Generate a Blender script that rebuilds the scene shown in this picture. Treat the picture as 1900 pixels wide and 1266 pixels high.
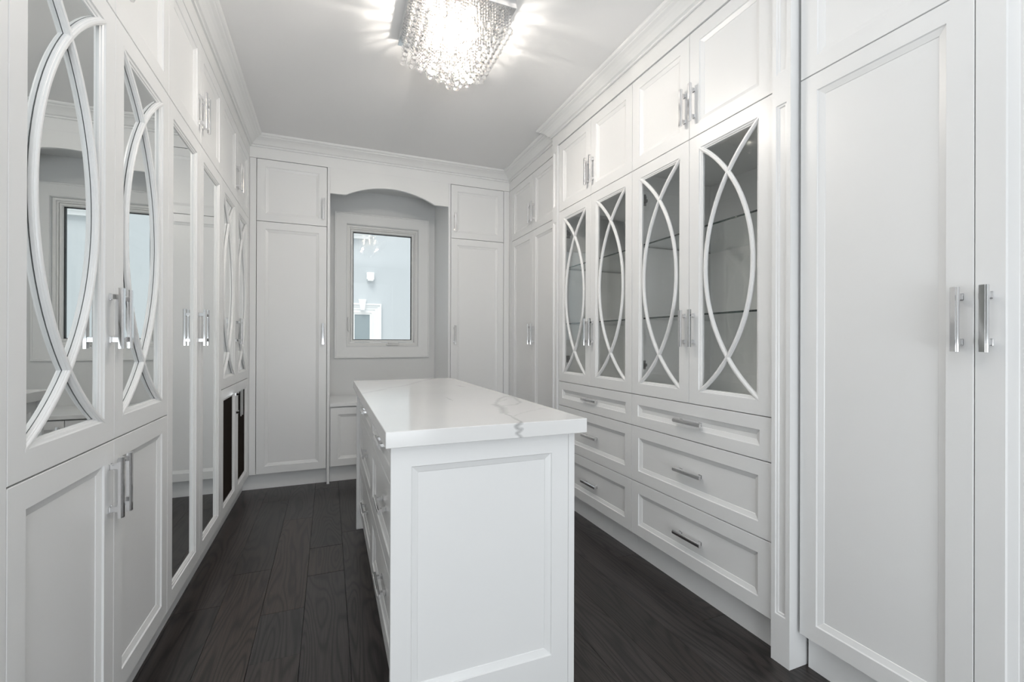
import bpy, bmesh, math, random
from mathutils import Vector, Matrix
random.seed(7)
for o in list(bpy.data.objects): bpy.data.objects.remove(o)
SC = bpy.context.scene
COL = SC.collection
PI = math.pi
# ------------------------------------------------------------------ camera
def cam_axes(yaw, pit, rol):
    cy, sy, cp, sp, cr, sr = math.cos(yaw), math.sin(yaw), math.cos(pit), math.sin(pit), math.cos(rol), math.sin(rol)
    F = Vector((sy*cp, cy*cp, sp)); R = Vector((cy, -sy, 0)); U = R.cross(F)
    return cr*R + sr*U, -sr*R + cr*U, F
R_, U_, F_ = cam_axes(3.83221100e-01, 1.04609112e-03, 3.01417222e-03)
cd = bpy.data.cameras.new('camera'); cam = bpy.data.objects.new('camera', cd); COL.objects.link(cam)
cd.sensor_width = 36; cd.lens = 844.5547/1900*36; cd.clip_start = 0.02; cd.clip_end = 100
M = Matrix(((R_.x, U_.x, -F_.x, 0), (R_.y, U_.y, -F_.y, 0), (R_.z, U_.z, -F_.z, 1.17), (0, 0, 0, 1)))
cam.matrix_world = M
SC.camera = cam
# ------------------------------------------------------------------ world, lamps, exposure
SC.view_settings.view_transform = 'Standard'; SC.view_settings.look = 'None'
SC.view_settings.gamma = 1; SC.view_settings.use_curve_mapping = False
SC.view_settings.exposure = 0.64
W = bpy.data.worlds.new('overcast_sky'); SC.world = W; W.use_nodes = True
W.node_tree.nodes['Background'].inputs[0].default_value = (0.92, 0.96, 1.0, 1)
W.node_tree.nodes['Background'].inputs[1].default_value = 0.72
def area(name, loc, rot, sx, sy, power, color):
    l = bpy.data.lights.new(name, 'AREA'); l.shape = 'RECTANGLE'; l.size = sx; l.size_y = sy
    l.energy = power; l.color = color
    o = bpy.data.objects.new(name, l); COL.objects.link(o); o.location = loc; o.rotation_euler = rot
    return o
sl = bpy.data.lights.new('hazy_sun', 'SUN'); sl.energy = 1.25; sl.angle = math.radians(25); sl.color = (1.0, 0.98, 0.95)
so = bpy.data.objects.new('hazy_sun', sl); COL.objects.link(so); so.rotation_euler = (math.radians(32), math.radians(-14), 0)
area('entry_top_fill', (-0.05, -0.40, 2.70), (0.0, 0, 0), 0.75, 0.8, 3, (0.97, 0.985, 1.0))  # added fill above the entry, out of view; stands for no known fixture
area('hall_low_fill', (0.20, -2.30, 0.65), (PI/2, 0, 0), 1.6, 1.0, 26, (0.92, 0.965, 1.0))  # low fill added behind the camera to brighten lower fronts and floor
area('hall_top_fill', (0.45, -1.9, 2.70), (0, 0, 0), 1.4, 1.0, 10, (0.95, 0.98, 1.0))  # invented overhead fill that brightens the unseen hall
area('ceiling_bounce_fill', (0.40, -0.60, 1.55), (PI/2+0.80, 0, 0), 1.4, 0.8, 5.5, (0.95, 0.975, 1.0)).data.spread = math.radians(85)  # unseen fill added behind the camera, aimed up to brighten the ceiling

# ------------------------------------------------------------------ materials
def mat(name):
    m = bpy.data.materials.new(name); m.use_nodes = True
    nt = m.node_tree; b = nt.nodes['Principled BSDF']
    return m, nt, b
def setp(b, col=None, rough=None, metal=None, **k):
    if col is not None: b.inputs['Base Color'].default_value = (*col, 1)
    if rough is not None: b.inputs['Roughness'].default_value = rough
    if metal is not None: b.inputs['Metallic'].default_value = metal
    for a, v in k.items(): b.inputs[a.replace('_', ' ')].default_value = v
def painted(name, col, rough, bump=0.02, scale=60, var=0.012):
    m, nt, b = mat(name); setp(b, col, rough)
    N = nt.nodes; L = nt.links
    tc = N.new('ShaderNodeTexCoord'); no = N.new('ShaderNodeTexNoise'); no.inputs['Scale'].default_value = scale; no.inputs['Detail'].default_value = 3
    L.new(tc.outputs['Object'], no.inputs['Vector'])
    bp = N.new('ShaderNodeBump'); bp.inputs['Strength'].default_value = bump; bp.inputs['Distance'].default_value = 0.002
    L.new(no.outputs['Fac'], bp.inputs['Height']); L.new(bp.outputs['Normal'], b.inputs['Normal'])
    n2 = N.new('ShaderNodeTexNoise'); n2.inputs['Scale'].default_value = 3.0
    L.new(tc.outputs['Object'], n2.inputs['Vector'])
    mr = N.new('ShaderNodeMix'); mr.data_type = 'RGBA'
    mr.inputs['A'].default_value = (*[c*(1-var) for c in col], 1); mr.inputs['B'].default_value = (*[min(1, c*(1+var)) for c in col], 1)
    L.new(n2.outputs['Fac'], mr.inputs['Factor']); L.new(mr.outputs['Result'], b.inputs['Base Color'])
    return m
M_WHITE = painted('white_lacquer', (0.895, 0.90, 0.90), 0.32, 0.03)
M_TRIM = painted('white_trim_paint', (0.895, 0.90, 0.895), 0.38, 0.03)
M_WALL = painted('pale_grey_wall_paint', (0.80, 0.81, 0.81), 0.6, 0.06, 120)
M_CEIL = painted('ceiling_paint', (0.91, 0.91, 0.91), 0.75, 0.05, 120)
M_INSIDE = painted('white_cabinet_interior', (0.93, 0.935, 0.93), 0.5, 0.01)
M_VINYL = painted('white_vinyl', (0.88, 0.88, 0.865), 0.35, 0.01)
M_CHROME, nt, b = mat('polished_chrome'); setp(b, (0.78, 0.78, 0.79), 0.07, 1.0)
M_STEEL, nt, b = mat('nickel_hinge_steel'); setp(b, (0.30, 0.30, 0.30), 0.3, 1.0)
M_MIRROR, nt, b = mat('mirror_silver'); setp(b, (0.86, 0.88, 0.875), 0.0, 1.0)
M_BLACK, nt, b = mat('black_gasket'); setp(b, (0.012, 0.013, 0.014), 0.5)
M_DARKIN, nt, b = mat('dark_cavity_cloth'); setp(b, (0.010, 0.009, 0.008), 0.9)
M_BRONZE, nt, b = mat('dark_bronze_wire'); setp(b, (0.020, 0.013, 0.009), 0.4, 0.8)
def thin_glass(name, tint, ior=1.45, refl=1.0):
    m = bpy.data.materials.new(name); m.use_nodes = True; nt = m.node_tree; N = nt.nodes; L = nt.links
    for n in list(N): N.remove(n)
    out = N.new('ShaderNodeOutputMaterial'); mx = N.new('ShaderNodeMixShader'); tr = N.new('ShaderNodeBsdfTransparent'); gl = N.new('ShaderNodeBsdfGlossy')
    fr = N.new('ShaderNodeFresnel'); fr.inputs['IOR'].default_value = ior
    ge = N.new('ShaderNodeNewGeometry'); mi = N.new('ShaderNodeMix'); mi.inputs['A'].default_value = ior; mi.inputs['B'].default_value = 1/ior
    L.new(ge.outputs['Backfacing'], mi.inputs['Factor']); L.new(mi.outputs['Result'], fr.inputs['IOR'])
    tr.inputs['Color'].default_value = (*tint, 1); gl.inputs['Roughness'].default_value = 0.0; gl.inputs['Color'].default_value = (refl, refl, refl, 1)
    L.new(fr.outputs[0], mx.inputs[0]); L.new(tr.outputs[0], mx.inputs[1]); L.new(gl.outputs[0], mx.inputs[2]); L.new(mx.outputs[0], out.inputs[0])
    return m
M_GLASS = thin_glass('clear_cabinet_glass', (0.985, 0.99, 0.988))
M_WGLASS = thin_glass('window_glass', (0.97, 0.985, 0.98))
M_SHELF = thin_glass('glass_shelf_face', (0.96, 0.98, 0.975))
M_SHELFEDGE, nt, b = mat('dark_green_glass_edge'); setp(b, (0.012, 0.03, 0.026), 0.15)
M_CRYSTAL, nt, b = mat('crystal')
for n in list(nt.nodes): nt.nodes.remove(n)
_o = nt.nodes.new('ShaderNodeOutputMaterial'); _g = nt.nodes.new('ShaderNodeBsdfGlass'); _g.inputs['IOR'].default_value = 1.5; _g.inputs['Roughness'].default_value = 0.0
_t = nt.nodes.new('ShaderNodeBsdfTransparent'); _m = nt.nodes.new('ShaderNodeMixShader'); _m.inputs[0].default_value = 0.5
nt.links.new(_t.outputs[0], _m.inputs[1]); nt.links.new(_g.outputs[0], _m.inputs[2]); nt.links.new(_m.outputs[0], _o.inputs[0])
M_BULB, nt, b = mat('halogen_bulb'); setp(b, (1, .95, .85), 0.3)
b.inputs['Emission Color'].default_value = (1.0, 0.86, 0.68, 1); b.inputs['Emission Strength'].default_value = 22
M_STUCCO = painted('pale_blue_stucco', (0.57, 0.605, 0.625), 0.9, 0.5, 40, 0.02)
M_HTRIM = painted('exterior_white_trim', (0.90, 0.91, 0.91), 0.6, 0.02)
M_HGLASS, nt, b = mat('dark_house_window_glass'); setp(b, (0.30, 0.355, 0.375), 0.15)

def wood_mat():
    m, nt, b = mat('dark_stained_oak'); N = nt.nodes; L = nt.links
    tc = N.new('ShaderNodeTexCoord'); oi = N.new('ShaderNodeObjectInfo')
    comb = N.new('ShaderNodeCombineXYZ')
    def mth(op, a, b_=None, v=None):
        n = N.new('ShaderNodeMath'); n.operation = op
        if isinstance(a, (int, float)): n.inputs[0].default_value = a
        else: L.new(a, n.inputs[0])
        if b_ is not None:
            if isinstance(b_, (int, float)): n.inputs[1].default_value = b_
            else: L.new(b_, n.inputs[1])
        return n.outputs[0]
    r = oi.outputs['Random']
    L.new(mth('MULTIPLY', r, 37.0), comb.inputs[0]); L.new(mth('MULTIPLY', r, 91.0), comb.inputs[1]); L.new(mth('MULTIPLY', r, 13.0), comb.inputs[2])
    add = N.new('ShaderNodeVectorMath'); add.operation = 'ADD'; L.new(tc.outputs['Object'], add.inputs[0]); L.new(comb.outputs[0], add.inputs[1])
    mp = N.new('ShaderNodeMapping'); mp.inputs['Scale'].default_value = (7.0, 0.85, 7.0); L.new(add.outputs[0], mp.inputs['Vector'])
    # cathedral figure: contour lines of a stretched noise field
    n1 = N.new('ShaderNodeTexNoise'); n1.inputs['Scale'].default_value = 1.1; n1.inputs['Detail'].default_value = 1.5; n1.inputs['Distortion'].default_value = 0.25
    L.new(mp.outputs[0], n1.inputs['Vector'])
    rings = mth('SINE', mth('MULTIPLY', n1.outputs['Fac'], 105.0))
    rings = mth('POWER', mth('ADD', mth('MULTIPLY', rings, 0.5), 0.5), 2.5)
    mp2 = N.new('ShaderNodeMapping'); mp2.inputs['Scale'].default_value = (230.0, 7.0, 230.0); L.new(add.outputs[0], mp2.inputs['Vector'])
    n2 = N.new('ShaderNodeTexNoise'); n2.inputs['Scale'].default_value = 1.0; n2.inputs['Detail'].default_value = 4; L.new(mp2.outputs[0], n2.inputs['Vector'])
    n3 = N.new('ShaderNodeTexNoise'); n3.inputs['Scale'].default_value = 2.2; n3.inputs['Detail'].default_value = 2; L.new(add.outputs[0], n3.inputs['Vector'])
    base = N.new('ShaderNodeValToRGB'); cr = base.color_ramp
    cr.elements[0].position = 0.0; cr.elements[0].color = (0.024, 0.021, 0.020, 1); cr.elements[1].position = 1.0; cr.elements[1].color = (0.062, 0.042, 0.034, 1)
    e = cr.elements.new(0.35); e.color = (0.036, 0.032, 0.031, 1)
    e = cr.elements.new(0.6); e.color = (0.052, 0.049, 0.052, 1)
    L.new(mth('FRACT', mth('MULTIPLY', r, 7.31)), base.inputs[0])
    warm = N.new('ShaderNodeMix'); warm.data_type = 'RGBA'; L.new(mth('MULTIPLY', n3.outputs['Fac'], 0.55), warm.inputs['Factor'])
    L.new(base.outputs[0], warm.inputs['A']); warm.inputs['B'].default_value = (0.066, 0.045, 0.038, 1)
    mx = N.new('ShaderNodeMix'); mx.data_type = 'RGBA'; mx.blend_type = 'MULTIPLY'; L.new(mth('MULTIPLY', rings, 0.85), mx.inputs['Factor'])
    L.new(warm.outputs['Result'], mx.inputs['A']); mx.inputs['B'].default_value = (0.22, 0.22, 0.23, 1)
    mx2 = N.new('ShaderNodeMix'); mx2.data_type = 'RGBA'; mx2.blend_type = 'MULTIPLY'; mx2.inputs['Factor'].default_value = 0.75
    rr = N.new('ShaderNodeValToRGB'); rr.color_ramp.elements[0].position = 0.38; rr.color_ramp.elements[0].color = (0.45, 0.45, 0.45, 1); rr.color_ramp.elements[1].position = 0.6
    L.new(n2.outputs['Fac'], rr.inputs[0]); L.new(mx.outputs['Result'], mx2.inputs['A']); L.new(rr.outputs[0], mx2.inputs['B'])
    L.new(mx2.outputs['Result'], b.inputs['Base Color'])
    L.new(mth('ADD', 0.27, mth('MULTIPLY', n2.outputs['Fac'], 0.14)), b.inputs['Roughness'])
    bp = N.new('ShaderNodeBump'); bp.inputs['Strength'].default_value = 0.35; bp.inputs['Distance'].default_value = 0.0012
    L.new(mth('SUBTRACT', n2.outputs['Fac'], mth('MULTIPLY', rings, 0.5)), bp.inputs['Height']); L.new(bp.outputs['Normal'], b.inputs['Normal'])
    return m
M_WOOD = wood_mat()
M_SUB, nt, b = mat('dark_subfloor'); setp(b, (0.01, 0.009, 0.008), 0.9)

def quartz_mat(loc):
    """white quartz; veins are distances to short 3-D segments, warped by noise"""
    m, nt, b = mat('white_quartz_with_grey_veins'); N = nt.nodes; L = nt.links
    def mth(op, a, b_=None, clamp=False):
        n = N.new('ShaderNodeMath'); n.operation = op; n.use_clamp = clamp
        for i, v in enumerate((a, b_)):
            if v is None: continue
            if isinstance(v, (int, float)): n.inputs[i].default_value = v
            else: L.new(v, n.inputs[i])
        return n.outputs[0]
    def vm(op, a, b_=None, s=None):
        n = N.new('ShaderNodeVectorMath'); n.operation = op
        for i, v in enumerate((a, b_)):
            if v is None: continue
            if isinstance(v, (tuple, Vector)): n.inputs[i].default_value = tuple(v)
            else: L.new(v, n.inputs[i])
        if s is not None:
            if isinstance(s, (int, float)): n.inputs['Scale'].default_value = s
            else: L.new(s, n.inputs['Scale'])
        return n
    tc = N.new('ShaderNodeTexCoord')
    nz = N.new('ShaderNodeTexNoise'); nz.inputs['Scale'].default_value = 26; nz.inputs['Detail'].default_value = 3
    L.new(tc.outputs['Object'], nz.inputs['Vector'])
    off = vm('SCALE', vm('SUBTRACT', nz.outputs['Color'], (0.5, 0.5, 0.5)).outputs[0], None, 0.022).outputs[0]
    P = vm('ADD', tc.outputs['Object'], off).outputs[0]
    T = .92
    runs = [([(0.551,1.285,.923),(0.533,1.285,.911),(0.552,1.285,.901),(0.536,1.285,.891),(0.551,1.285,.876)], .0050, .60),
            ([(0.551,1.285,T),(0.567,1.399,T),(0.57,1.486,T)], .004, .42),
            ([(0.57,1.486,T),(0.61,1.605,T),(0.615,1.70,T)], .011, .36), ([(0.615,1.70,T),(0.694,1.866,T),(0.756,1.945,T),(0.771,1.887,T),(0.738,1.735,T)], .0065, .30),
            ([(0.738,1.735,T),(0.693,1.669,T),(0.622,1.656,T)], .005, .34), ([(0.645,1.76,T),(0.718,1.833,T)], .004, .3),
            ([(0.567,1.399,T),(0.628,1.464,T),(0.657,1.485,T),(0.76,1.548,T)], .0035, .22),
            ([(0.566,2.908,T),(0.599,2.948,T),(0.661,3.03,T)], .010, .22), ([(0.292,2.50,T),(0.396,2.59,T),(0.56,2.90,T)], .010, .13),
            ([(0.487,1.994,T),(0.486,1.874,T)], .003, .3), ([(0.678,2.5,T),(0.692,2.416,T)], .006, .25), ([(0.151,2.282,T),(0.28,2.45,T)], .008, .15)]
    acc = None
    for pts, w, s in runs:
        d = None
        for A, B in zip(pts[:-1], pts[1:]):
            A = Vector(A) - loc; B = Vector(B) - loc; ab = B - A
            pa = vm('SUBTRACT', P, A).outputs[0]
            h = mth('DIVIDE', vm('DOT_PRODUCT', pa, ab).outputs['Value'], ab.length_squared, True)
            q = vm('SCALE', ab, None, h).outputs[0]
            dd = vm('LENGTH', vm('SUBTRACT', pa, q).outputs[0]).outputs['Value']
            d = dd if d is None else mth('MINIMUM', d, dd)
        f = mth('MULTIPLY', mth('POWER', mth('SUBTRACT', 1.0, mth('DIVIDE', d, w*1.8), True), 0.8), s)
        acc = f if acc is None else mth('MAXIMUM', acc, f)
    n2 = N.new('ShaderNodeTexNoise'); n2.inputs['Scale'].default_value = 40; L.new(tc.outputs['Object'], n2.inputs['Vector'])
    acc = mth('MULTIPLY', acc, mth('ADD', 0.55, mth('MULTIPLY', n2.outputs['Fac'], 0.9)))
    cl = N.new('ShaderNodeTexNoise'); cl.inputs['Scale'].default_value = 3.5; cl.inputs['Detail'].default_value = 4; L.new(tc.outputs['Object'], cl.inputs['Vector'])
    c0 = N.new('ShaderNodeMix'); c0.data_type = 'RGBA'; L.new(cl.outputs['Fac'], c0.inputs['Factor'])
    c0.inputs['A'].default_value = (0.80, 0.80, 0.795, 1); c0.inputs['B'].default_value = (0.87, 0.87, 0.868, 1)
    c1 = N.new('ShaderNodeMix'); c1.data_type = 'RGBA'; L.new(acc, c1.inputs['Factor']); L.new(c0.outputs['Result'], c1.inputs['A'])
    c1.inputs['B'].default_value = (0.16, 0.165, 0.17, 1)
    L.new(c1.outputs['Result'], b.inputs['Base Color']); b.inputs['Roughness'].default_value = 0.14
    return m

# ------------------------------------------------------------------ geometry helpers
def link(name, bm, m, parent=None, origin=Vector((0, 0, 0)), smooth=False, **props):
    bmesh.ops.translate(bm, verts=bm.verts, vec=-Vector(origin))
    bmesh.ops.recalc_face_normals(bm, faces=bm.faces)
    me = bpy.data.meshes.new(name); bm.to_mesh(me); bm.free()
    for mm in (m if isinstance(m, (list, tuple)) else [m]): me.materials.append(mm)
    if smooth:
        for p in me.polygons: p.use_smooth = True
    o = bpy.data.objects.new(name, me); COL.objects.link(o)
    if parent is not None: o.parent = parent
    for k, v in props.items(): o[k] = v
    return o
def bx(bm, x0, x1, y0, y1, z0, z1, mi=0, bev=0):
    vs = [bm.verts.new((x, y, z)) for x in sorted((x0, x1)) for y in sorted((y0, y1)) for z in sorted((z0, z1))]
    fs = [bm.faces.new([vs[i] for i in q]) for q in ((0,1,3,2),(4,6,7,5),(0,4,5,1),(2,3,7,6),(0,2,6,4),(1,5,7,3))]
    for f in fs: f.material_index = mi
    if bev:
        es = list({e for f in fs for e in f.edges})
        bmesh.ops.bevel(bm, geom=es, offset=bev, segments=1, affect='EDGES', profile=0.5)
def box(name, x0, x1, y0, y1, z0, z1, m, parent=None, origin=(0, 0, 0), bev=0, **p):
    bm = bmesh.new(); bx(bm, x0, x1, y0, y1, z0, z1, 0, bev); return link(name, bm, m, parent, origin, **p)
def struct(name, bm, m, parent=None, **p):
    o = link(name, bm, m, parent, **p)
    if parent is None: o['kind'] = 'structure'
    return o
def thing(name, label, cat, loc, group=None):
    o = bpy.data.objects.new(name, None); o.empty_display_size = 0.1; COL.objects.link(o); o.location = loc
    o['label'] = label; o['category'] = cat
    if group: o['group'] = group
    return o
def tag(o, label, cat, group=None):
    o['label'] = label; o['category'] = cat
    if group: o['group'] = group
    return o
# wall frames: map (u, v, w) -> world, w outward from the door-face plane
XL, XG, XF, XN, YB = -0.567, 1.538, 1.586, 1.560, 4.01
def FL(X): return lambda u, v, w: Vector((X + w, u, v))        # faces +x
def FR(X): return lambda u, v, w: Vector((X - w, u, v))        # faces -x
def FB(Y): return lambda u, v, w: Vector((u, Y - w, v))        # faces -y
ROT = {'L': PI/2, 'R': -PI/2, 'B': 0.0}

def rings(bm, F, u0, u1, v0, v1, prof, cap_first=True, cap_last=True, mi=0, close=False):
    """loft concentric rectangles: prof = [(inset, w), ...]"""
    R = []
    for ins, w in prof:
        R.append([bm.verts.new(F(a, b, w)) for a, b in ((u0+ins, v0+ins), (u1-ins, v0+ins), (u1-ins, v1-ins), (u0+ins, v1-ins))])
    pairs = list(zip(R[:-1], R[1:]))
    if close: pairs.append((R[-1], R[0]))
    for A, B in pairs:
        for i in range(4):
            f = bm.faces.new((A[i], A[(i+1) % 4], B[(i+1) % 4], B[i])); f.material_index = mi
    if not close:
        if cap_first: bm.faces.new(R[0])
        if cap_last: bm.faces.new(R[-1])
GU, GV = 0.0011, 0.0019      # half reveals between neighbouring fronts
ST = 0.058                   # stile width
def panel_front(name, F, u0, u1, v0, v1, parent, org, stile=ST, gu=GU, gv=GV, m=None, **p):
    bm = bmesh.new(); s = stile
    rings(bm, F, u0+gu, u1-gu, v0+gv, v1-gv, [(0, -.020), (0, -.0012), (.0012, 0), (s, 0), (s+.0025, -.0045), (s+.020, -.0105), (s+.0215, -.0125)])
    return link(name, bm, m or M_WHITE, parent, org, **p)
def open_frame(name, F, u0, u1, v0, v1, parent, org, stile=ST, gu=GU, gv=GV, m=None):
    bm = bmesh.new(); s = stile
    rings(bm, F, u0+gu, u1-gu, v0+gv, v1-gv, [(0, -.020), (0, -.0012), (.0012, 0), (s, 0), (s+.0025, -.004), (s+.0085, -.0055), (s+.010, -.0085), (s+.014, -.0095), (s+.014, -.020)], close=True)
    return link(name, bm, m or M_WHITE, parent, org)

def handle_mesh():
    """bar pull: stepped square bar 170 mm long on two square posts; outward is -y, long axis z"""
    bm = bmesh.new(); L = .085
    prof = [(-.0095, -.022), (-.0095, -.029), (-.0075, -.031), (-.0055, -.031), (-.0045, -.0335), (.0045, -.0335), (.0055, -.031), (.0075, -.031), (.0095, -.029), (.0095, -.022)]
    A = [bm.verts.new((x, y, -L)) for x, y in prof]; B = [bm.verts.new((x, y, L)) for x, y in prof]
    n = len(prof)
    for i in range(n): bm.faces.new((A[i], A[(i+1) % n], B[(i+1) % n], B[i]))
    bm.faces.new(A); bm.faces.new(B)
    for s in (-1, 1):
        bx(bm, -.0062, .0062, -.0225, 0, s*.060-.0075, s*.060+.0075, 0, .0008)
        bx(bm, -.0085, .0085, -.003, 0, s*.060-.0095, s*.060+.0095, 0, .0008)
    bmesh.ops.recalc_face_normals(bm, faces=bm.faces)
    me = bpy.data.meshes.new('handle'); bm.to_mesh(me); bm.free(); me.materials.append(M_CHROME); return me
HM = handle_mesh()
def handle(parent, org, F, side, u, v, horizontal=False, w=0.0):
    o = bpy.data.objects.new('handle', HM); COL.objects.link(o); o.parent = parent
    R = Matrix.Rotation(ROT[side], 4, 'Z')
    if horizontal: R = R @ Matrix.Rotation(PI/2, 4, 'Y')
    o.matrix_local = Matrix.Translation(F(u, v, w) - Vector(org)) @ R
    return o

def muntin(F, u0, u1, v0, v1, parent, org, wbase):
    """two crossing bowed bars from corner to corner"""
    bm = bmesh.new(); c = (v0+v1)/2; h = (v1-v0)/2; wd = u1-u0; sag = wd*0.904
    Rr = (h*h + sag*sag)/(2*sag); n = 40
    a_max = math.asin(min(1, h/Rr))*1.02
    prof = [(-.0092, wbase), (-.0092, -.0060), (-.0080, -.0040), (-.0062, -.0036), (-.0052, -.0010), (-.0025, .0004), (.0025, .0004), (.0052, -.0010), (.0062, -.0036), (.0080, -.0040), (.0092, -.0060), (.0092, wbase)]
    for side in (0, 1):
        prev = None
        for i in range(n+1):
            a = -a_max + 2*a_max*i/n
            ring = []
            for off, w in prof:
                r = Rr + off
                du = r*math.cos(a) - (Rr - sag); v = c + r*math.sin(a)
                u = u0 + du if side == 0 else u1 - du
                ring.append(bm.verts.new(F(u, v, w + (0.0003 if side else 0))))
            if prev:
                for k in range(len(prof)):
                    kk = (k+1) % len(prof)
                    bm.faces.new((prev[k], prev[kk], ring[kk], ring[k]))
            else: bm.faces.new(ring)
            prev = ring
        bm.faces.new(prev)
    # keep only what lies within the opening (plus what tucks under the frame)
    lo = F(u0-.006, v0-.006, 0); hi = F(u1+.006, v1+.006, 0)
    for k, (uu, vv, ax) in enumerate(((u0-.006, None, 'u'), (u1+.006, None, 'u'), (None, v0-.006, 'v'), (None, v1+.006, 'v'))):
        du = F(1, 0, 0) - F(0, 0, 0); dv = F(0, 1, 0) - F(0, 0, 0)
        if ax == 'u': co = F(uu, 0, 0); no = du*(-1 if k == 0 else 1)
        else: co = F(0, vv, 0); no = dv*(-1 if k == 2 else 1)
        r = bmesh.ops.bisect_plane(bm, geom=bm.verts[:]+bm.edges[:]+bm.faces[:], plane_co=co, plane_no=no, clear_outer=True)
        es = [e for e in r['geom_cut'] if isinstance(e, bmesh.types.BMEdge)]
        if es: bmesh.ops.holes_fill(bm, edges=es, sides=0)
    return link('muntin', bm, M_WHITE, parent, org)

def fbox(F, name, u0, u1, v0, v1, w0, w1, m, parent, org, bev=0, **p):
    a = F(u0, v0, w0); b_ = F(u1, v1, w1)
    return box(name, a.x, b_.x, a.y, b_.y, a.z, b_.z, m, parent, org, bev, **p)

ZB, ZM1, ZM, ZT = 0.130, 0.887, 2.102, 2.587       # door bottom, base/upper split, tall/top split, top of doors
# ------------------------------------------------------------------ setting: floor
fl = bmesh.new(); bx(fl, -1.25, 2.25, -2.6, 4.80, -.06, -.0135)
floor = struct('floor', fl, M_SUB)
PW = 0.172; x_edge0 = 0.078 - 6*PW
pk = {}
def plank_mesh(L):
    k = round(L, 2)
    if k not in pk:
        bm = bmesh.new(); bx(bm, -PW/2+.0006, PW/2-.0003, -L/2+.0003, L/2-.0003, -.0130, 0)
        es = [e for e in bm.edges if all(v.co.z > -.001 for v in e.verts)]
        bmesh.ops.bevel(bm, geom=es, offset=.0008, segments=1, affect='EDGES')
        me = bpy.data.meshes.new('plank'); bm.to_mesh(me); bm.free(); me.materials.append(M_WOOD); pk[k] = me
    return pk[k]
fixed = {4: [1.875, 2.195], 5: [1.30, 2.475, 2.80]}
for i in range(19):
    x = x_edge0 + PW*(i+.5)
    if x > 2.2: break
    cuts = []
    fx = {5-1: [1.875, 2.195], 5: [2.475, 2.80], 3: [1.02, 2.62]}.get(i)
    if fx:
        cuts = [-2.48, -1.2, -.2, .75] + fx + [fx[-1]+1.1, 4.72]
        cuts = sorted(c for c in cuts if c <= 4.72)
    else:
        cuts = [-2.48]; y = -2.48 + random.uniform(.3, 1.3)
        while y < 4.5: cuts.append(y); y += random.choice((.6, .9, 1.2, 1.45, 1.8))
        cuts.append(4.72)
    for a, b_ in zip(cuts[:-1], cuts[1:]):
        L = round(b_-a, 2)
        o = bpy.data.objects.new('plank', plank_mesh(b_-a)); COL.objects.link(o); o.parent = floor
        o.location = (x, (a+b_)/2, 0)
# walls and ceiling
def wall(name, *b6, m=None):
    bm = bmesh.new(); bx(bm, *b6); return struct(name, bm, m or M_WALL)
wall('ceiling', -1.25, 2.25, -2.6, 4.80, 2.755, 2.86, m=M_CEIL)
wall('wall_left', -1.25, -1.12, -1.0, 4.80, -.0130, 2.755)
wall('wall_right', 2.12, 2.25, -1.0, 4.80, -.0130, 2.755)
WX0, WX1, WZ0, WZ1, YW = 0.160, 0.831, 1.124, 2.280, 4.590
bm = bmesh.new()
bx(bm, -1.119, WX0, YW, 4.80, 0.001, 2.754); bx(bm, WX1, 2.119, YW, 4.80, 0.001, 2.754)
bx(bm, WX0, WX1, YW, 4.80, 0.001, WZ0); bx(bm, WX0, WX1, YW, 4.80, WZ1, 2.754)
struct('wall_back', bm, M_WALL)
bm = bmesh.new()      # entry side: wide cased opening behind the camera
bx(bm, -1.119, -.40, -1.0, -.90, 0.001, 2.754); bx(bm, 1.30, 2.119, -1.0, -.90, 0.001, 2.754); bx(bm, -.40, 1.30, -1.0, -.90, 2.42, 2.754)
struct('wall_front', bm, M_WALL)
bm = bmesh.new(); bx(bm, -1.25, 2.25, -2.6, -2.5, 0.001, 2.754); bx(bm, -1.25, -1.12, -2.499, -1.001, 0.001, 2.754); bx(bm, 2.12, 2.25, -2.499, -1.001, 0.001, 2.754)
struct('wall_hall_sky_block', bm, M_WALL)  # unseen shell added to keep sky light and its reflection out of the opening
bm = bmesh.new(); bx(bm, -1.119, -.60, -.899, 1.075, 0.001, 2.754); struct('wall_entry_left', bm, M_TRIM)
bm = bmesh.new(); bx(bm, 1.60, 2.119, -.899, .176, 0.001, 2.754); struct('wall_entry_right', bm, M_TRIM)

# ------------------------------------------------------------------ crown, frieze
CP = [(0, 2.672), (.010, 2.672), (.0125, 2.676), (.0125, 2.681), (.010, 2.6845), (.016, 2.687), (.022, 2.689), (.030, 2.699), (.042, 2.712), (.056, 2.723), (.070, 2.729), (.073, 2.7315), (.0735, 2.735), (.080, 2.7365), (.087, 2.740), (.091, 2.746), (.091, 2.7545), (0, 2.7545)]
def crown_run(bm, P0, P1, out, e0=0, e1=0):
    """P0->P1 base points (x,y); out = outward dir; e0/e1: shift of the ends along the run per unit projection"""
    P0 = Vector((*P0, 0)); P1 = Vector((*P1, 0)); d = (P1-P0).normalized(); out = Vector((*out, 0))
    A = [bm.verts.new(P0 + out*p + d*(e0*p) + Vector((0, 0, z))) for p, z in CP]
    B = [bm.verts.new(P1 + out*p + d*(e1*p) + Vector((0, 0, z))) for p, z in CP]
    n = len(CP)
    for i in range(n): bm.faces.new((A[i], A[(i+1) % n], B[(i+1) % n], B[i]))
    bm.faces.new(A); bm.faces.new(B)
XCG, YCG = 1.530, 3.012
bm = bmesh.new(); crown_run(bm, (XL, 1.078), (XL, YB), (1, 0), 0, -1); struct('trim_1', bm, M_TRIM)
bm = bmesh.new(); crown_run(bm, (XL, YB), (XF, YB), (0, -1), 1, -1); struct('trim_2', bm, M_TRIM)
bm = bmesh.new(); crown_run(bm, (XF, YB), (XF, YCG), (-1, 0), 1, 0); struct('trim_3', bm, M_TRIM)
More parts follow.
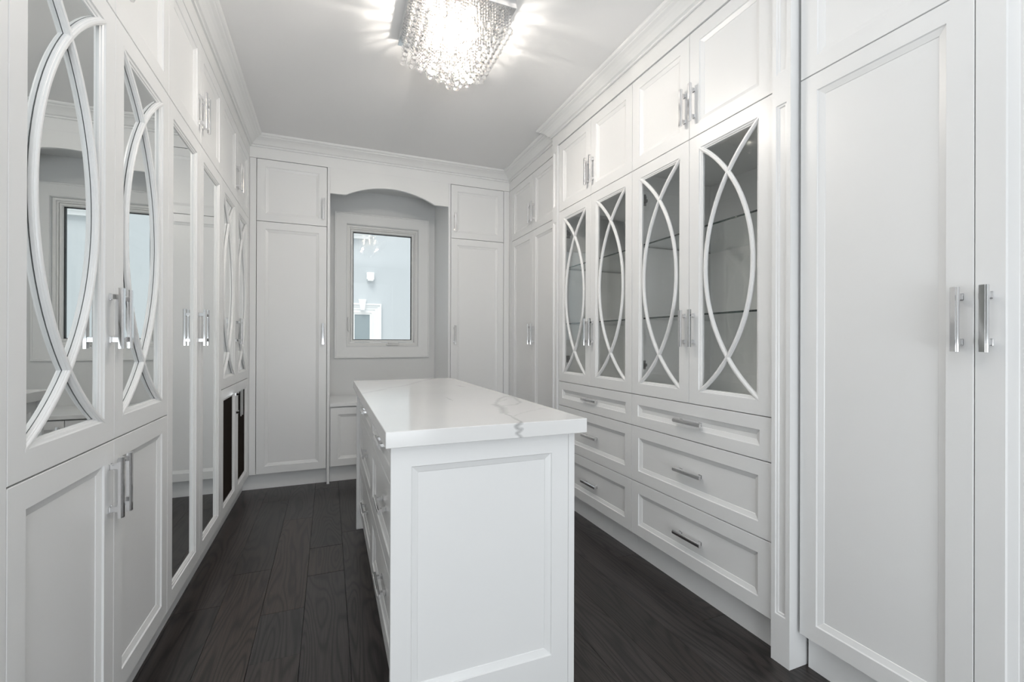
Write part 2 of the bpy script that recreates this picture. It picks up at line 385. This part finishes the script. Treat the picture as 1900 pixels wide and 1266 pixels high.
bm = bmesh.new(); crown_run(bm, (XCG, YCG), (XCG, .18), (-1, 0), -1, 0); crown_run(bm, (XCG, YCG), (XF+.02, YCG), (0, 1), -1, -1.0); struct('trim_4', bm, M_TRIM)
def frieze(n, *b6):
    bm = bmesh.new(); bx(bm, *b6); return struct(n, bm, M_TRIM)
zf0, zf1 = ZT+.0022, 2.7545
frieze('trim_5', XL-.0205, XL, 1.078, YB-.0005, zf0, zf1)
frieze('trim_6', XL, XF-.0005, YB, YB+.02, zf0, zf1)
frieze('trim_7', XF, XF+.0205, YCG+.001, YB-.0005, zf0, zf1)
frieze('trim_8', XG-.006, XG+.0205, .18, YCG, zf0, zf1)

# ------------------------------------------------------------------ cabinet builders
def tall_mirror_unit(y0, y1, kind, label, org_x, door_handles=True):
    """left wall unit, two doors wide"""
    F = FL(XL); org = Vector((org_x, (y0+y1)/2, 0)); t = thing('tall_cabinet', label, 'cabinet', org)
    fbox(F, 'carcass', y0+.0005, y1-.0005, ZB+.002, ZM-.0005, -.50, -.0215, M_WHITE, t, org)
    fbox(F, 'toe_kick', y0+.0005, y1-.0005, .0005, ZB+.001, -.49, -.053, M_WHITE, t, org)
    ym = (y0+y1)/2
    for k, (a, b_) in enumerate(((y0, ym), (ym, y1))):
        hy = b_-.029 if k == 0 else a+.029
        if kind == 'arch':
            d = open_frame('door', F, a, b_, ZM1, ZM, t, org)
            fbox(F, 'mirror', a+ST+.010, b_-ST-.010, ZM1+ST+.010, ZM-ST-.010, -.0195, -.0133, M_MIRROR, d, Vector((0,0,0))+org)
            muntin(F, a+ST+.004, b_-ST-.004, ZM1+ST+.004, ZM-ST-.004, d, org, -.0123)
            handle(d, org, F, 'L', hy, 1.232)
        if kind == 'arch':
            pass
        if kind == 'mirror':
            d = open_frame('door', F, a, b_, ZB, ZM, t, org)
            fbox(F, 'mirror', a+ST+.010, b_-ST-.010, ZB+ST+.010, ZM-ST-.010, -.0195, -.0133, M_MIRROR, d, org)
            handle(d, org, F, 'L', hy, 1.232)
    return t, F, org, ym

LEFT_X = XL-.25
LY = [1.163, 2.097, 3.030, 3.963]
# --- unit A: arched mirrors over panel doors
tA, F, org, ym = tall_mirror_unit(LY[0], LY[1], 'arch', 'white tall cabinet nearest on the left, bowed lattice mirrors over two plain panel doors', LEFT_X)
for k, (a, b_) in enumerate(((LY[0], ym), (ym, LY[1]))):
    d = panel_front('door', F, a, b_, ZB, ZM1, tA, org); handle(d, org, F, 'L', b_-.029 if k == 0 else a+.029, .756)
# --- unit B: full-length mirrors
tB, F, org, ym = tall_mirror_unit(LY[1], LY[2], 'mirror', 'white tall cabinet with two full-length plain mirror doors on the left', LEFT_X)
# --- unit C: arched mirrors over wire-mesh doors
tC, F, org, ym = tall_mirror_unit(LY[2], LY[3], 'arch', 'white tall cabinet at far left with bowed lattice mirrors over dark wire mesh doors', LEFT_X)
for k, (a, b_) in enumerate(((LY[2], ym), (ym, LY[3]))):
    d = open_frame('door', F, a, b_, ZB, ZM1, tC, org); handle(d, org, F, 'L', b_-.029 if k == 0 else a+.029, .756)
    u0, u1, v0, v1 = a+ST+.012, b_-ST-.012, ZB+ST+.012, ZM1-ST-.012
    fbox(F, 'backing', u0, u1, v0, v1, -.0195, -.0165, M_DARKIN, d, org)
    bm = bmesh.new(); sp = .014; H_ = v1-v0; Wd = u1-u0; r = .0011
    for s in (-1, 1):
        c0 = -H_
        while c0 < Wd:
            # line u = c0 + t, v = t  (t in 0..H_), mirrored for s = -1
            t0 = max(0, -c0); t1 = min(H_, Wd-c0)
            if t1-t0 > .004:
                P = [(c0+t0, t0), (c0+t1, t1)]
                if s < 0: P = [(Wd-p, q) for p, q in P]
                (pa, qa), (pb, qb) = P; dn = Vector((qb-qa, -(pb-pa))).normalized()*r
                wz = -.0130 if s > 0 else -.0145
                vs = []
                for (pp, qq) in P:
                    vs.append([bm.verts.new(F(u0+pp+dn.x, v0+qq+dn.y, wz)), bm.verts.new(F(u0+pp, v0+qq, wz+.0012)), bm.verts.new(F(u0+pp-dn.x, v0+qq-dn.y, wz))])
                for i in range(3): bm.faces.new((vs[0][i], vs[0][(i+1) % 3], vs[1][(i+1) % 3], vs[1][i]))
            c0 += sp
    link('wire_mesh', bm, M_BRONZE, d, org, kind='stuff')
# --- left upper cabinets
names = ['white small upper cabinet above the nearest pair of lattice mirror doors, left wall', 'white small upper cabinet above the two full-length mirror doors', 'white small upper cabinet at far left above the lattice mirrors and mesh doors']
def upper_unit(F, side, y0, y1, label, depth, seam=None, hz=2.255, name='upper_cabinet'):
    c = F((y0+y1)/2, ZM, -depth/2); org = Vector(c)
    t = thing(name, label, 'cabinet', org)
    fbox(F, 'carcass', y0+.0005, y1-.0005, ZM+.0005, ZT, -depth, -.0215, M_WHITE, t, org)
    ym = (y0+y1)/2 if seam is None else seam
    for k, (a, b_) in enumerate(((y0, ym), (ym, y1))):
        d = panel_front('door', F, a, b_, ZM, ZT, t, org)
        handle(d, org, F, side, b_-.029 if k == 0 else a+.029, hz)
    return t
for i in range(3): upper_unit(FL(XL), 'L', LY[i], LY[i+1], names[i], .50)
# fillers of the left run
def filler(F, u0, u1, v0, v1, label, w0=-.0215, w1=0, name='filler_strip'):
    a = F(u0, v0, w0); b_ = F(u1, v1, w1); base = Vector(((a.x+b_.x)/2, (a.y+b_.y)/2, min(a.z, b_.z)))
    o = box(name, a.x, b_.x, a.y, b_.y, a.z, b_.z, M_WHITE, None, base, .0008); o.location = base
    return tag(o, label, 'trim strip')
filler(FL(XL), 1.078, LY[0]-.0012, .0005, ZT, 'white vertical end strip at the left picture edge beside the nearest mirror cabinet')
filler(FL(XL), LY[3]+.0012, YB-.0005, ZB, ZT, 'white vertical corner strip right of the far left lattice mirror cabinet')

# ------------------------------------------------------------------ right wall: display cabinets
def back_unit_display(y0, y1, label):
    F = FR(XG); D = .555; org = Vector((XG+D/2, (y0+y1)/2, 0))
    t = thing('display_cabinet', label, 'cabinet', org)
    ym = (y0+y1)/2; th = .018
    # carcass: drawer block below, open box above
    bm = bmesh.new()
    def fb(u0, u1, v0, v1, w0, w1):
        a = F(u0, v0, w0); b_ = F(u1, v1, w1); bx(bm, a.x, b_.x, a.y, b_.y, a.z, b_.z)
    fb(y0+.0005, y1-.0005, ZB+.002, ZM1, -D, -.0215)
    fb(y0+.0005, y0+th, ZM1, ZM-.0005, -D, -.0215); fb(y1-th, y1-.0005, ZM1, ZM-.0005, -D, -.0215)
    fb(y0+th, y1-th, ZM-th, ZM-.0005, -D, -.0215); fb(y0+th, y1-th, ZM1, ZM-th, -D, -D+.012)
    link('carcass', bm, M_INSIDE, t, org)
    fbox(F, 'toe_kick', y0+.0005, y1-.0005, .0005, ZB+.001, -.54, -.044, M_WHITE, t, org)
    for z in (1.692, 1.296):
        bm = bmesh.new(); a = F(y0+th+.002, z-.004, -D+.014); b_ = F(y1-th-.002, z+.004, -.034)
        bx(bm, a.x, b_.x, a.y, b_.y, a.z, b_.z)
        for f in bm.faces:
            n = f.calc_center_median()
            if abs(n.x - b_.x) < 1e-4 or abs(n.y - a.y) < 1e-4 or abs(n.y - b_.y) < 1e-4: f.material_index = 1
        link('glass_shelf', bm, [M_SHELF, M_SHELFEDGE], t, org)
    for k, (a, b_) in enumerate(((y0, ym), (ym, y1))):
        d = open_frame('door', F, a, b_, ZM1, ZM, t, org)
        fbox(F, 'glass_pane', a+ST+.010, b_-ST-.010, ZM1+ST+.010, ZM-ST-.010, -.0165, -.0125, M_GLASS, d, org)
        muntin(F, a+ST+.004, b_-ST-.004, ZM1+ST+.004, ZM-ST-.004, d, org, -.0123)
        handle(d, org, F, 'R', b_-.029 if k == 0 else a+.029, 1.232)
        hy = y0+.03 if k == 0 else y1-.03
        for z in (1.940, 1.044):
            bm = bmesh.new(); s = 1 if k == 0 else -1
            def hb(u0, u1, v0, v1, w0, w1):
                p = F(u0, v0, w0); q = F(u1, v1, w1); bx(bm, p.x, q.x, p.y, q.y, p.z, q.z, 0, .001)
            e = (y0+th) if k == 0 else (y1-th)
            hb(e, e+s*.004, z-.024, z+.024, -.078, -.028); hb(e+s*.004, e+s*.020, z-.008, z+.008, -.075, -.030)
            hb(e+s*.004, e+s*.055, z-.010, z+.010, -.040, -.0215); hb(e+s*.030, e+s*.055, z-.019, z+.019, -.036, -.0215)
            link('hinge', bm, M_STEEL, t, org)
    for (v0, v1), hz in (((.717, ZM1), .799), ((.419, .717), .566), ((ZB, .419), .267)):
        d = panel_front('drawer', F, y0, y1, v0, v1, t, org, stile=.052 if v1 > .8 else ST)
        handle(d, org, F, 'R', ym+.012-.012, hz, True, w=-.0123)
    return t
GY = [1.214, 2.064, 2.914]
back_unit_display(GY[0], GY[1], 'white glass-door display cabinet over three drawers, nearer one beside the near pilaster')
back_unit_display(GY[1], GY[2], 'white glass-door display cabinet over three drawers, farther one partly behind the island')
upper_unit(FR(XG), 'R', GY[0], GY[1], 'white upper cabinet above the nearer glass doors, left of the near pilaster', .555)
upper_unit(FR(XG), 'R', GY[1], GY[2], 'white upper cabinet above the farther pair of glass doors', .555)
# pilasters
def pilaster(y0, y1, label):
    X = 1.525; F = FR(X); org = Vector((X+.05, (y0+y1)/2, 0)); t = thing('pilaster', label, 'pilaster', org)
    bm = bmesh.new()
    segs = [(.0005, .165, False), (.165, 2.047, True), (2.047, 2.140, False), (2.140, 2.560, True), (2.560, ZT, False)]
    a = F(y0, 0.0005, -.095); b_ = F(y1, ZT, -.010); bx(bm, a.x, b_.x, a.y, b_.y, .0005, ZT)
    for v0, v1, g in segs:
        if not g:
            a = F(y0, v0, -.010); b_ = F(y1, v1, 0); bx(bm, a.x, b_.x, a.y, b_.y, v0, v1)
        else:
            rings(bm, F, y0, y1, v0, v1, [(0, -.010), (0, 0), (0.0001, 0)], cap_first=False, cap_last=False)
            # flat border left and right, sunk panel in between
            q = [(.016, 0), (.0185, -.004), (.024, -.0045), (.027, -.0085)]
            R0 = [bm.verts.new(F(u, v, 0)) for u, v in ((y0, v0), (y1, v0), (y1, v1), (y0, v1))]
            prev = R0
            for ins, w in q:
                iz = ins-.006
                R1 = [bm.verts.new(F(u, v, w)) for u, v in ((y0+ins, v0+iz), (y1-ins, v0+iz), (y1-ins, v1-iz), (y0+ins, v1-iz))]
                for i in range(4): bm.faces.new((prev[i], prev[(i+1) % 4], R1[(i+1) % 4], R1[i]))
                prev = R1
            bm.faces.new(prev)
    link('post', bm, M_WHITE, t, org)
    return t
pilaster(1.1335, 1.2065, 'white panelled pilaster standing between the near glass cabinet and the tall right wardrobe')
pilaster(2.922, 2.995, 'white slim pilaster at the far end of the glass cabinets')
# far right tall doors
def tall_pair(F, side, y0, y1, ym, label, depth, toe, hz=1.232, name='tall_cabinet'):
    org = Vector(F((y0+y1)/2, 0, -depth/2)); t = thing(name, label, 'cabinet', org)
    fbox(F, 'carcass', y0+.0005, y1-.0005, ZB+.002, ZM-.0005, -depth, -.0215, M_WHITE, t, org)
    fbox(F, 'toe_kick', y0+.0005, y1-.0005, .0005, ZB+.001, -depth, -toe, M_WHITE, t, org)
    for k, (a, b_) in enumerate(((y0, ym), (ym, y1))):
        if b_-a < .1: continue
        d = panel_front('door', F, a, b_, ZB, ZM, t, org)
        handle(d, org, F, side, b_-.029 if k == 0 else a+.029, hz)
    return t
FY0, FYM, FY1 = 3.018, 3.480, 3.942
tall_pair(FR(XF), 'R', FY0, FY1, FYM, 'white tall panelled wardrobe in the far right corner, partly behind the glass cabinets', .53, .05)
upper_unit(FR(XF), 'R', FY0, FY1, 'white upper cabinet in the far right corner beyond the glass cabinets', .53, FYM)
filler(FR(XF), FY1+.0012, YB-.0005, ZB, ZT, 'white vertical corner strip left of the far right wardrobe')
# near right tall wardrobe
NY0, NYM, NY1 = .178, .6495, 1.1225
tall_pair(FR(XN), 'R', NY0, NY1, NYM, 'large white panelled wardrobe nearest on the right with two tall doors', .555, .048)
upper_unit(FR(XN), 'R', NY0, NY1, 'white upper cabinet at top right above the nearest wardrobe', .555, NYM)

# ------------------------------------------------------------------ back wall cabinets
def back_tall(x0, x1, label_t, label_u, hx):
    F = FB(YB); D = .575
    org = Vector(((x0+x1)/2, YB+D/2, 0)); t = thing('tall_cabinet', label_t, 'cabinet', org)
    fbox(F, 'carcass', x0+.0005, x1-.0005, ZB+.002, ZM-.0005, -D, -.0215, M_WHITE, t, org)
    d = panel_front('door', F, x0, x1, ZB, ZM, t, org, gu=.0022); handle(d, org, F, 'B', hx, 1.228)
    org = Vector(((x0+x1)/2, YB+D/2, ZM)); t = thing('upper_cabinet', label_u, 'cabinet', org)
    fbox(F, 'carcass', x0+.0005, x1-.0005, ZM+.0005, ZT, -D, -.0215, M_WHITE, t, org)
    d = panel_front('door', F, x0, x1, ZM, ZT, t, org, gu=.0022); handle(d, org, F, 'B', hx, 2.241)
back_tall(-.521, -.0135, 'white tall panelled cupboard left of the window on the back wall', 'white small cupboard above the tall one, upper left of the window', -.042)
back_tall(1.019, 1.529, 'white tall panelled cupboard right of the window behind the island', 'white small cupboard at upper right of the window', 1.056)
filler(FB(YB), XL+.0005, -.5225, ZB, ZT, 'white vertical corner strip left of the tall back cupboard')
filler(FB(YB), 1.5305, XF-.0005, ZB, ZT, 'white vertical corner strip right of the tall back cupboard beside the far wardrobe')
def baseb(name, *b6):
    bm = bmesh.new(); bx(bm, *b6); return struct(name, bm, M_WHITE)
baseb('baseboard_back_left', XL-.0525, -.0125, YB+.065, YB+.08, .0005, ZB+.001)
baseb('baseboard_back_right', 1.019, XF+.049, YB+.065, YB+.08, .0005, ZB+.001)
baseb('baseboard_left', XL-.068, XL-.053, LY[2+1]+.0005, YB+.080, .0005, ZB+.001)
baseb('baseboard_right', 1.62, 1.635, 2.996, 3.0175, .0005, ZB)
# side panels of the window niche
def side_panel(x0, x1, label):
    base = Vector(((x0+x1)/2, YB+.29, 0))
    o = box('side_panel', x0, x1, YB, YW-.0005, .0005, ZT+.0015, M_WHITE, None, base, .0008); o.location = base
    return tag(o, label, 'cabinet panel')
side_panel(-.0115, .0095, 'narrow white full-height side panel at left of the window niche, standing on the floor')
side_panel(.997, 1.0175, 'narrow white full-height side panel at right of the window niche')
# arched valance
bm = bmesh.new(); xa, xb, xc0, xc1, zs, rise = .010, .9965, .126, .872, 2.381, .094
pts = [(xa, zs), (xc0, zs)]
hw = (xc1-xc0)/2; Rv = (hw*hw+rise*rise)/(2*rise); am = math.asin(hw/Rv)
for i in range(1, 32):
    a = -am + 2*am*i/32; pts.append(((xc0+xc1)/2 + Rv*math.sin(a), zs + rise - Rv*(1-math.cos(a))))
pts += [(xc1, zs), (xb, zs)]
top = zf0-.0003
A = []
for y in (YB, YB+.022):
    lo = [bm.verts.new((x, y, z)) for x, z in pts]; hi = [bm.verts.new((x, y, top)) for x, z in pts]; A.append((lo, hi))
for i in range(len(pts)-1):
    for lo, hi in A: bm.faces.new((lo[i], lo[i+1], hi[i+1], hi[i]))
    for j in (0, 1): bm.faces.new((A[0][j][i], A[0][j][i+1], A[1][j][i+1], A[1][j][i]))
for i in (0, -1): bm.faces.new((A[0][0][i], A[0][1][i], A[1][1][i], A[1][0][i]))
struct('trim_9', bm, M_TRIM)
bm = bmesh.new(); bx(bm, .0105, .996, YB+.023, YW-.001, 2.60, 2.64); struct('trim_10', bm, M_WALL)
# window bench
org = Vector((.5, YB+.29, 0)); t = thing('window_bench', 'low white cabinet bench under the window behind the island', 'bench', org); F = FB(YB)
box('seat_slab', .0105, .996, YB-.012, YW-.0015, .630, .658, M_WHITE, t, org, .002)
box('carcass', .011, .9955, YB+.0215, YW-.002, ZB+.002, .6295, M_WHITE, t, org)
box('toe_kick', .011, .9955, YB+.065, YB+.08, .0005, ZB+.0015, M_WHITE, t, org)
for k, (a, b_) in enumerate(((.0145, .5035), (.5035, .9925))):
    d = panel_front('door', F, a, b_, ZB+.008, .623, t, org, gu=.0022)
    handle(d, org, F, 'B', b_-.029 if k == 0 else a+.029, .50)

# ------------------------------------------------------------------ window
Fw = FB(YW)
bm = bmesh.new()   # casing, flat with a raised back band
c = .110
rings(bm, Fw, WX0-c, WX1+c, WZ0-c-.006, WZ1+c, [(0, .0005), (0, .019), (.003, .022), (.012, .022), (.015, .016), (c-.008, .013), (c-.003, .010), (c-.003, .0005)], close=True)
struct('window_1', bm, M_TRIM); wroot = bpy.data.objects['window_1']
bm = bmesh.new()
rings(bm, Fw, WX0+.0005, WX1-.0005, WZ0+.0005, WZ1-.0005, [(0, -.15), (0, -.022), (.018, -.022), (.021, -.026), (.021, -.036), (.032, -.036), (.032, -.15)], close=True)
link('window_frame', bm, M_VINYL, wroot)
bm = bmesh.new()
rings(bm, Fw, WX0+.0345, WX1-.0345, WZ0+.0345, WZ1-.0345, [(0, -.10), (0, -.040), (.003, -.037), (.014, -.037), (.019, -.043), (.021, -.052), (.0225, -.054), (.0225, -.10)], close=True)
sash = link('sash', bm, M_VINYL, wroot)
g = .0555
bm = bmesh.new(); rings(bm, Fw, WX0+g, WX1-g, WZ0+g, WZ1-g, [(.0015, -.085), (.0015, -.056), (.007, -.056), (.007, -.085)], close=True); link('gasket', bm, M_BLACK, sash)
fbox(Fw, 'glass_pane', WX0+g+.002, WX1-g-.002, WZ0+g+.002, WZ1-g-.002, -.072, -.066, M_WGLASS, sash, (0, 0, 0))
bm = bmesh.new()   # folded crank operator
bx(bm, .525, .645, YW-.012, YW+.030, WZ0+.0015, WZ0+.022, 0, .006); bx(bm, .535, .640, YW-.024, YW-.008, WZ0+.018, WZ0+.036, 0, .006); bx(bm, .61, .70, YW+.026, YW+.034, WZ0+.036, WZ0+.041)
link('crank', bm, M_VINYL, wroot)
bm = bmesh.new(); bx(bm, WX0+.010, WX0+.024, YW+.004, YW+.0215, 1.262, 1.40, 0, .003); bx(bm, WX0+.012, WX0+.030, YW-.006, YW+.012, 1.262, 1.285, 0, .003); link('latch', bm, M_VINYL, wroot)

# ------------------------------------------------------------------ island
IX0, IX1, IY0, IY1 = .164, .757, 1.320, 3.000
org = Vector(((IX0+IX1)/2, (IY0+IY1)/2, 0))
isl = thing('island_cabinet', 'white panelled island with six drawers standing on the dark wood floor', 'island', org)
XD = .182
Fi = FR(XD); zt = .8735
box('carcass', XD+.0215, .735-.0215, IY0+.022, IY1-.022, ZB, zt, M_WHITE, isl, org)
box('toe_kick', XD+.022, .735-.04, IY0+.022, IY1-.022, .0005, ZB, M_WHITE, isl, org)
# near decorated end panel and its right edge board
bm = bmesh.new(); Fe = FB(IY0)
e = .058
def wide_panel(bm, F, u0, u1, v0, v1, il, ir, ib, it):
    q = [(0, 0, -.020), (0, 0, -.001), (.001, 0, 0)]
    P = [[(u0, v0), (u1, v0), (u1, v1), (u0, v1)]]
    def ring(k, w): return [bm.verts.new(F(a, b_, w)) for a, b_ in ((u0+il*k[0]+k[1], v0+ib*k[0]+k[1]), (u1-ir*k[0]-k[1], v0+ib*k[0]+k[1]), (u1-ir*k[0]-k[1], v1-it*k[0]-k[1]), (u0+il*k[0]+k[1], v1-it*k[0]-k[1]))]
    R = [ring((0, 0), -.020), ring((0, 0), -.001), ring((0, .001), 0), ring((1, 0), 0), ring((1, .0025), -.0045), ring((1, .020), -.0105), ring((1, .0215), -.0125)]
    for A, B in zip(R[:-1], R[1:]):
        for i in range(4): bm.faces.new((A[i], A[(i+1) % 4], B[(i+1) % 4], B[i]))
    bm.faces.new(R[0]); bm.faces.new(R[-1])
wide_panel(bm, Fe, IX0, .7335, .0005, zt, .058, .060, .153, .064)
link('end_panel', bm, M_WHITE, isl, org)
box('side_board', .7345, IX1, IY0+.0005, IY1, .0005, zt, M_WHITE, isl, org, .0008)
box('end_panel', IX0, .7335, IY1-.021, IY1, .0005, zt, M_WHITE, isl, org, .0008)
ycols = [(IY0+.022, 2.152), (2.152, IY1-.0225)]
for (a, b_) in ycols:
    for (v0, v1), hz in (((.717, zt-.002), .797), ((.419, .717), .566), ((ZB, .419), .267)):
        d = panel_front('drawer', Fi, a, b_, v0, v1, isl, org, stile=.048 if v1 > .8 else ST)
        handle(d, org, Fi, 'R', (a+b_)/2, hz, True, w=-.0123)
# quartz top
loc = Vector((.4645, 2.16, .874))
M_QUARTZ = quartz_mat(loc)
o = box('countertop', .146, .783, 1.285, 3.035, .874, .920, M_QUARTZ, None, loc, .0015); o.location = loc
tag(o, 'thick white quartz slab with grey veins on top of the island', 'countertop')

# ------------------------------------------------------------------ chandelier
CX, CY, CH, CZ = .5625, 2.170, .236, 2.700
org = Vector((CX, CY, CZ)); ch = thing('chandelier', 'square crystal bead chandelier glowing on the ceiling', 'chandelier', org)
bm = bmesh.new(); bx(bm, CX-CH, CX+CH, CY-CH, CY+CH, CZ, 2.7545, 0, .002); link('ceiling_plate', bm, M_CHROME, ch, org)
def strand_mesh(nb):
    bm = bmesh.new(); z = -.004
    for i in range(nb):
        last = i == nb-1
        r = .0158 if last else .0068
        z -= r + .0012
        if last: z -= .002
        bmesh.ops.create_uvsphere(bm, u_segments=12 if last else 8, v_segments=8 if last else 6, radius=r, matrix=Matrix.Translation((0, 0, z)))
        z -= r
    me = bpy.data.meshes.new('crystal_strand'); bm.to_mesh(me); bm.free(); me.materials.append(M_CRYSTAL)
    for p in me.polygons: p.use_smooth = True
    return me
sm = {}
n = 12
for i in range(n):
    for j in range(n):
        u = -1 + 2*(i+.5)/n; v = -1 + 2*(j+.5)/n
        L = .085 + .215*(1-max(abs(u), abs(v)))
        nb = max(3, round((L-.034)/.0148)+1)
        if nb not in sm: sm[nb] = strand_mesh(nb)
        o = bpy.data.objects.new('crystal_strand', sm[nb]); COL.objects.link(o); o.parent = ch
        o.location = (u*(CH-.004), v*(CH-.004), 0)
        o.rotation_euler.z = random.uniform(0, 6)
bm = bmesh.new(); bmesh.ops.create_cone(bm, cap_ends=True, segments=12, radius1=.0075, radius2=.0075, depth=.050)
bmesh.ops.bevel(bm, geom=bm.edges[:], offset=.002, segments=1, affect='EDGES')
bme = bpy.data.meshes.new('bulb'); bm.to_mesh(bme); bm.free(); bme.materials.append(M_BULB)
bm = bmesh.new(); bmesh.ops.create_cone(bm, cap_ends=True, segments=12, radius1=.012, radius2=.012, depth=.022)
sme = bpy.data.meshes.new('socket'); bm.to_mesh(sme); bm.free(); sme.materials.append(M_CHROME)
s_ = 2*(CH-.004)/n
for i in (-2, 0, 2):
    for j in (-2, 0, 2):
        x, y = i*2*s_/2, j*2*s_/2
        so = bpy.data.objects.new('socket', sme); COL.objects.link(so); so.parent = ch; so.location = (x, y, -.011)
        o = bpy.data.objects.new('bulb', bme); COL.objects.link(o); o.parent = so; o.location = (0, 0, -.036)

for x, y in ((-.10, -.10), (.10, -.10), (-.10, .10), (.10, .10)):
    l = bpy.data.lights.new('bulb_glow', 'POINT'); l.energy = 5.6; l.color = (1.0, 0.925, 0.84); l.shadow_soft_size = .014
    o = bpy.data.objects.new('bulb_glow', l); COL.objects.link(o); o.parent = ch; o.location = (x, y, -.165)

# ------------------------------------------------------------------ neighbouring house seen through the window
YH = 10.0; org = Vector((.65, YH, -3)); hs = thing('neighbouring_house', 'pale blue stucco neighbouring house seen through the window', 'house', org)
box('house_wall', -7, 9, YH, YH+.3, -3, 8, M_STUCCO, hs, org)
bm = bmesh.new(); Fh = FB(YH)
gx0, gx1, gz1, gz0 = .500, .766, 1.690, .45
def ringrect(bm, F, u0, u1, v0, v1, prof): rings(bm, F, u0, u1, v0, v1, prof, close=True)
rings(bm, Fh, .27, 1.032, .2, 1.954, [(0, .001), (0, .075), (.03, .075), (.034, .050), (.075, .050), (.079, .036), (.125, .036), (.130, .020), (.165, .020), (.165, .001)], close=True)
wt = link('window_trim', bm, M_HTRIM, hs, org)
bm = bmesh.new(); rings(bm, Fh, .435, .867, .365, 1.789, [(0, .001), (0, .034), (.03, .034), (.034, .022), (.066, .022), (.066, .001)], close=True); link('window_frame', bm, M_VINYL, hs, org)
fbox(Fh, 'window_pane', .50, .802, .43, 1.724, .001, .010, M_HGLASS, hs, org)
bm = bmesh.new()
K = [(.576, 2.036), (.726, 2.036), (.690, 1.812), (.612, 1.812)]
f0 = [bm.verts.new(Fh(x, z, .001)) for x, z in K]; f1 = [bm.verts.new(Fh(x, z, .115)) for x, z in K]
bm.faces.new(f0); bm.faces.new(f1)
for i in range(4): bm.faces.new((f0[i], f0[(i+1) % 4], f1[(i+1) % 4], f1[i]))
link('keystone', bm, M_HTRIM, hs, org)
bm = bmesh.new(); bx(bm, .735, .888, YH-.09, YH-.001, 2.455, 2.607, 0, .01); bx(bm, .755, .868, YH-.115, YH-.001, 2.425, 2.46, 0, .006); link('vent_hood', bm, M_HTRIM, hs, org)
for x0, x1 in ((-.35, .838), (2.30, 3.6)):
    bm = bmesh.new(); bx(bm, x0, x1, YH-.14, YH-.001, 3.405, 3.50); bx(bm, x0+.015, x1-.015, YH-.11, YH-.001, 3.365, 3.404); bx(bm, x0+.035, x1-.035, YH-.07, YH-.001, 3.30, 3.365)
    bx(bm, x0+.06, x1-.06, YH-.05, YH-.001, 3.50, 4.9)
    link('window_sill', bm, M_HTRIM, hs, org)
bm = bmesh.new(); bx(bm, -8, 10, 4.85, 12, -3.2, -3.0); tag(link('side_yard', bm, painted('pale_gravel', (.45, .45, .43), .9, .4, 30), None), 'pale ground between the two houses', 'ground'); bpy.data.objects['side_yard']['kind'] = 'structure'
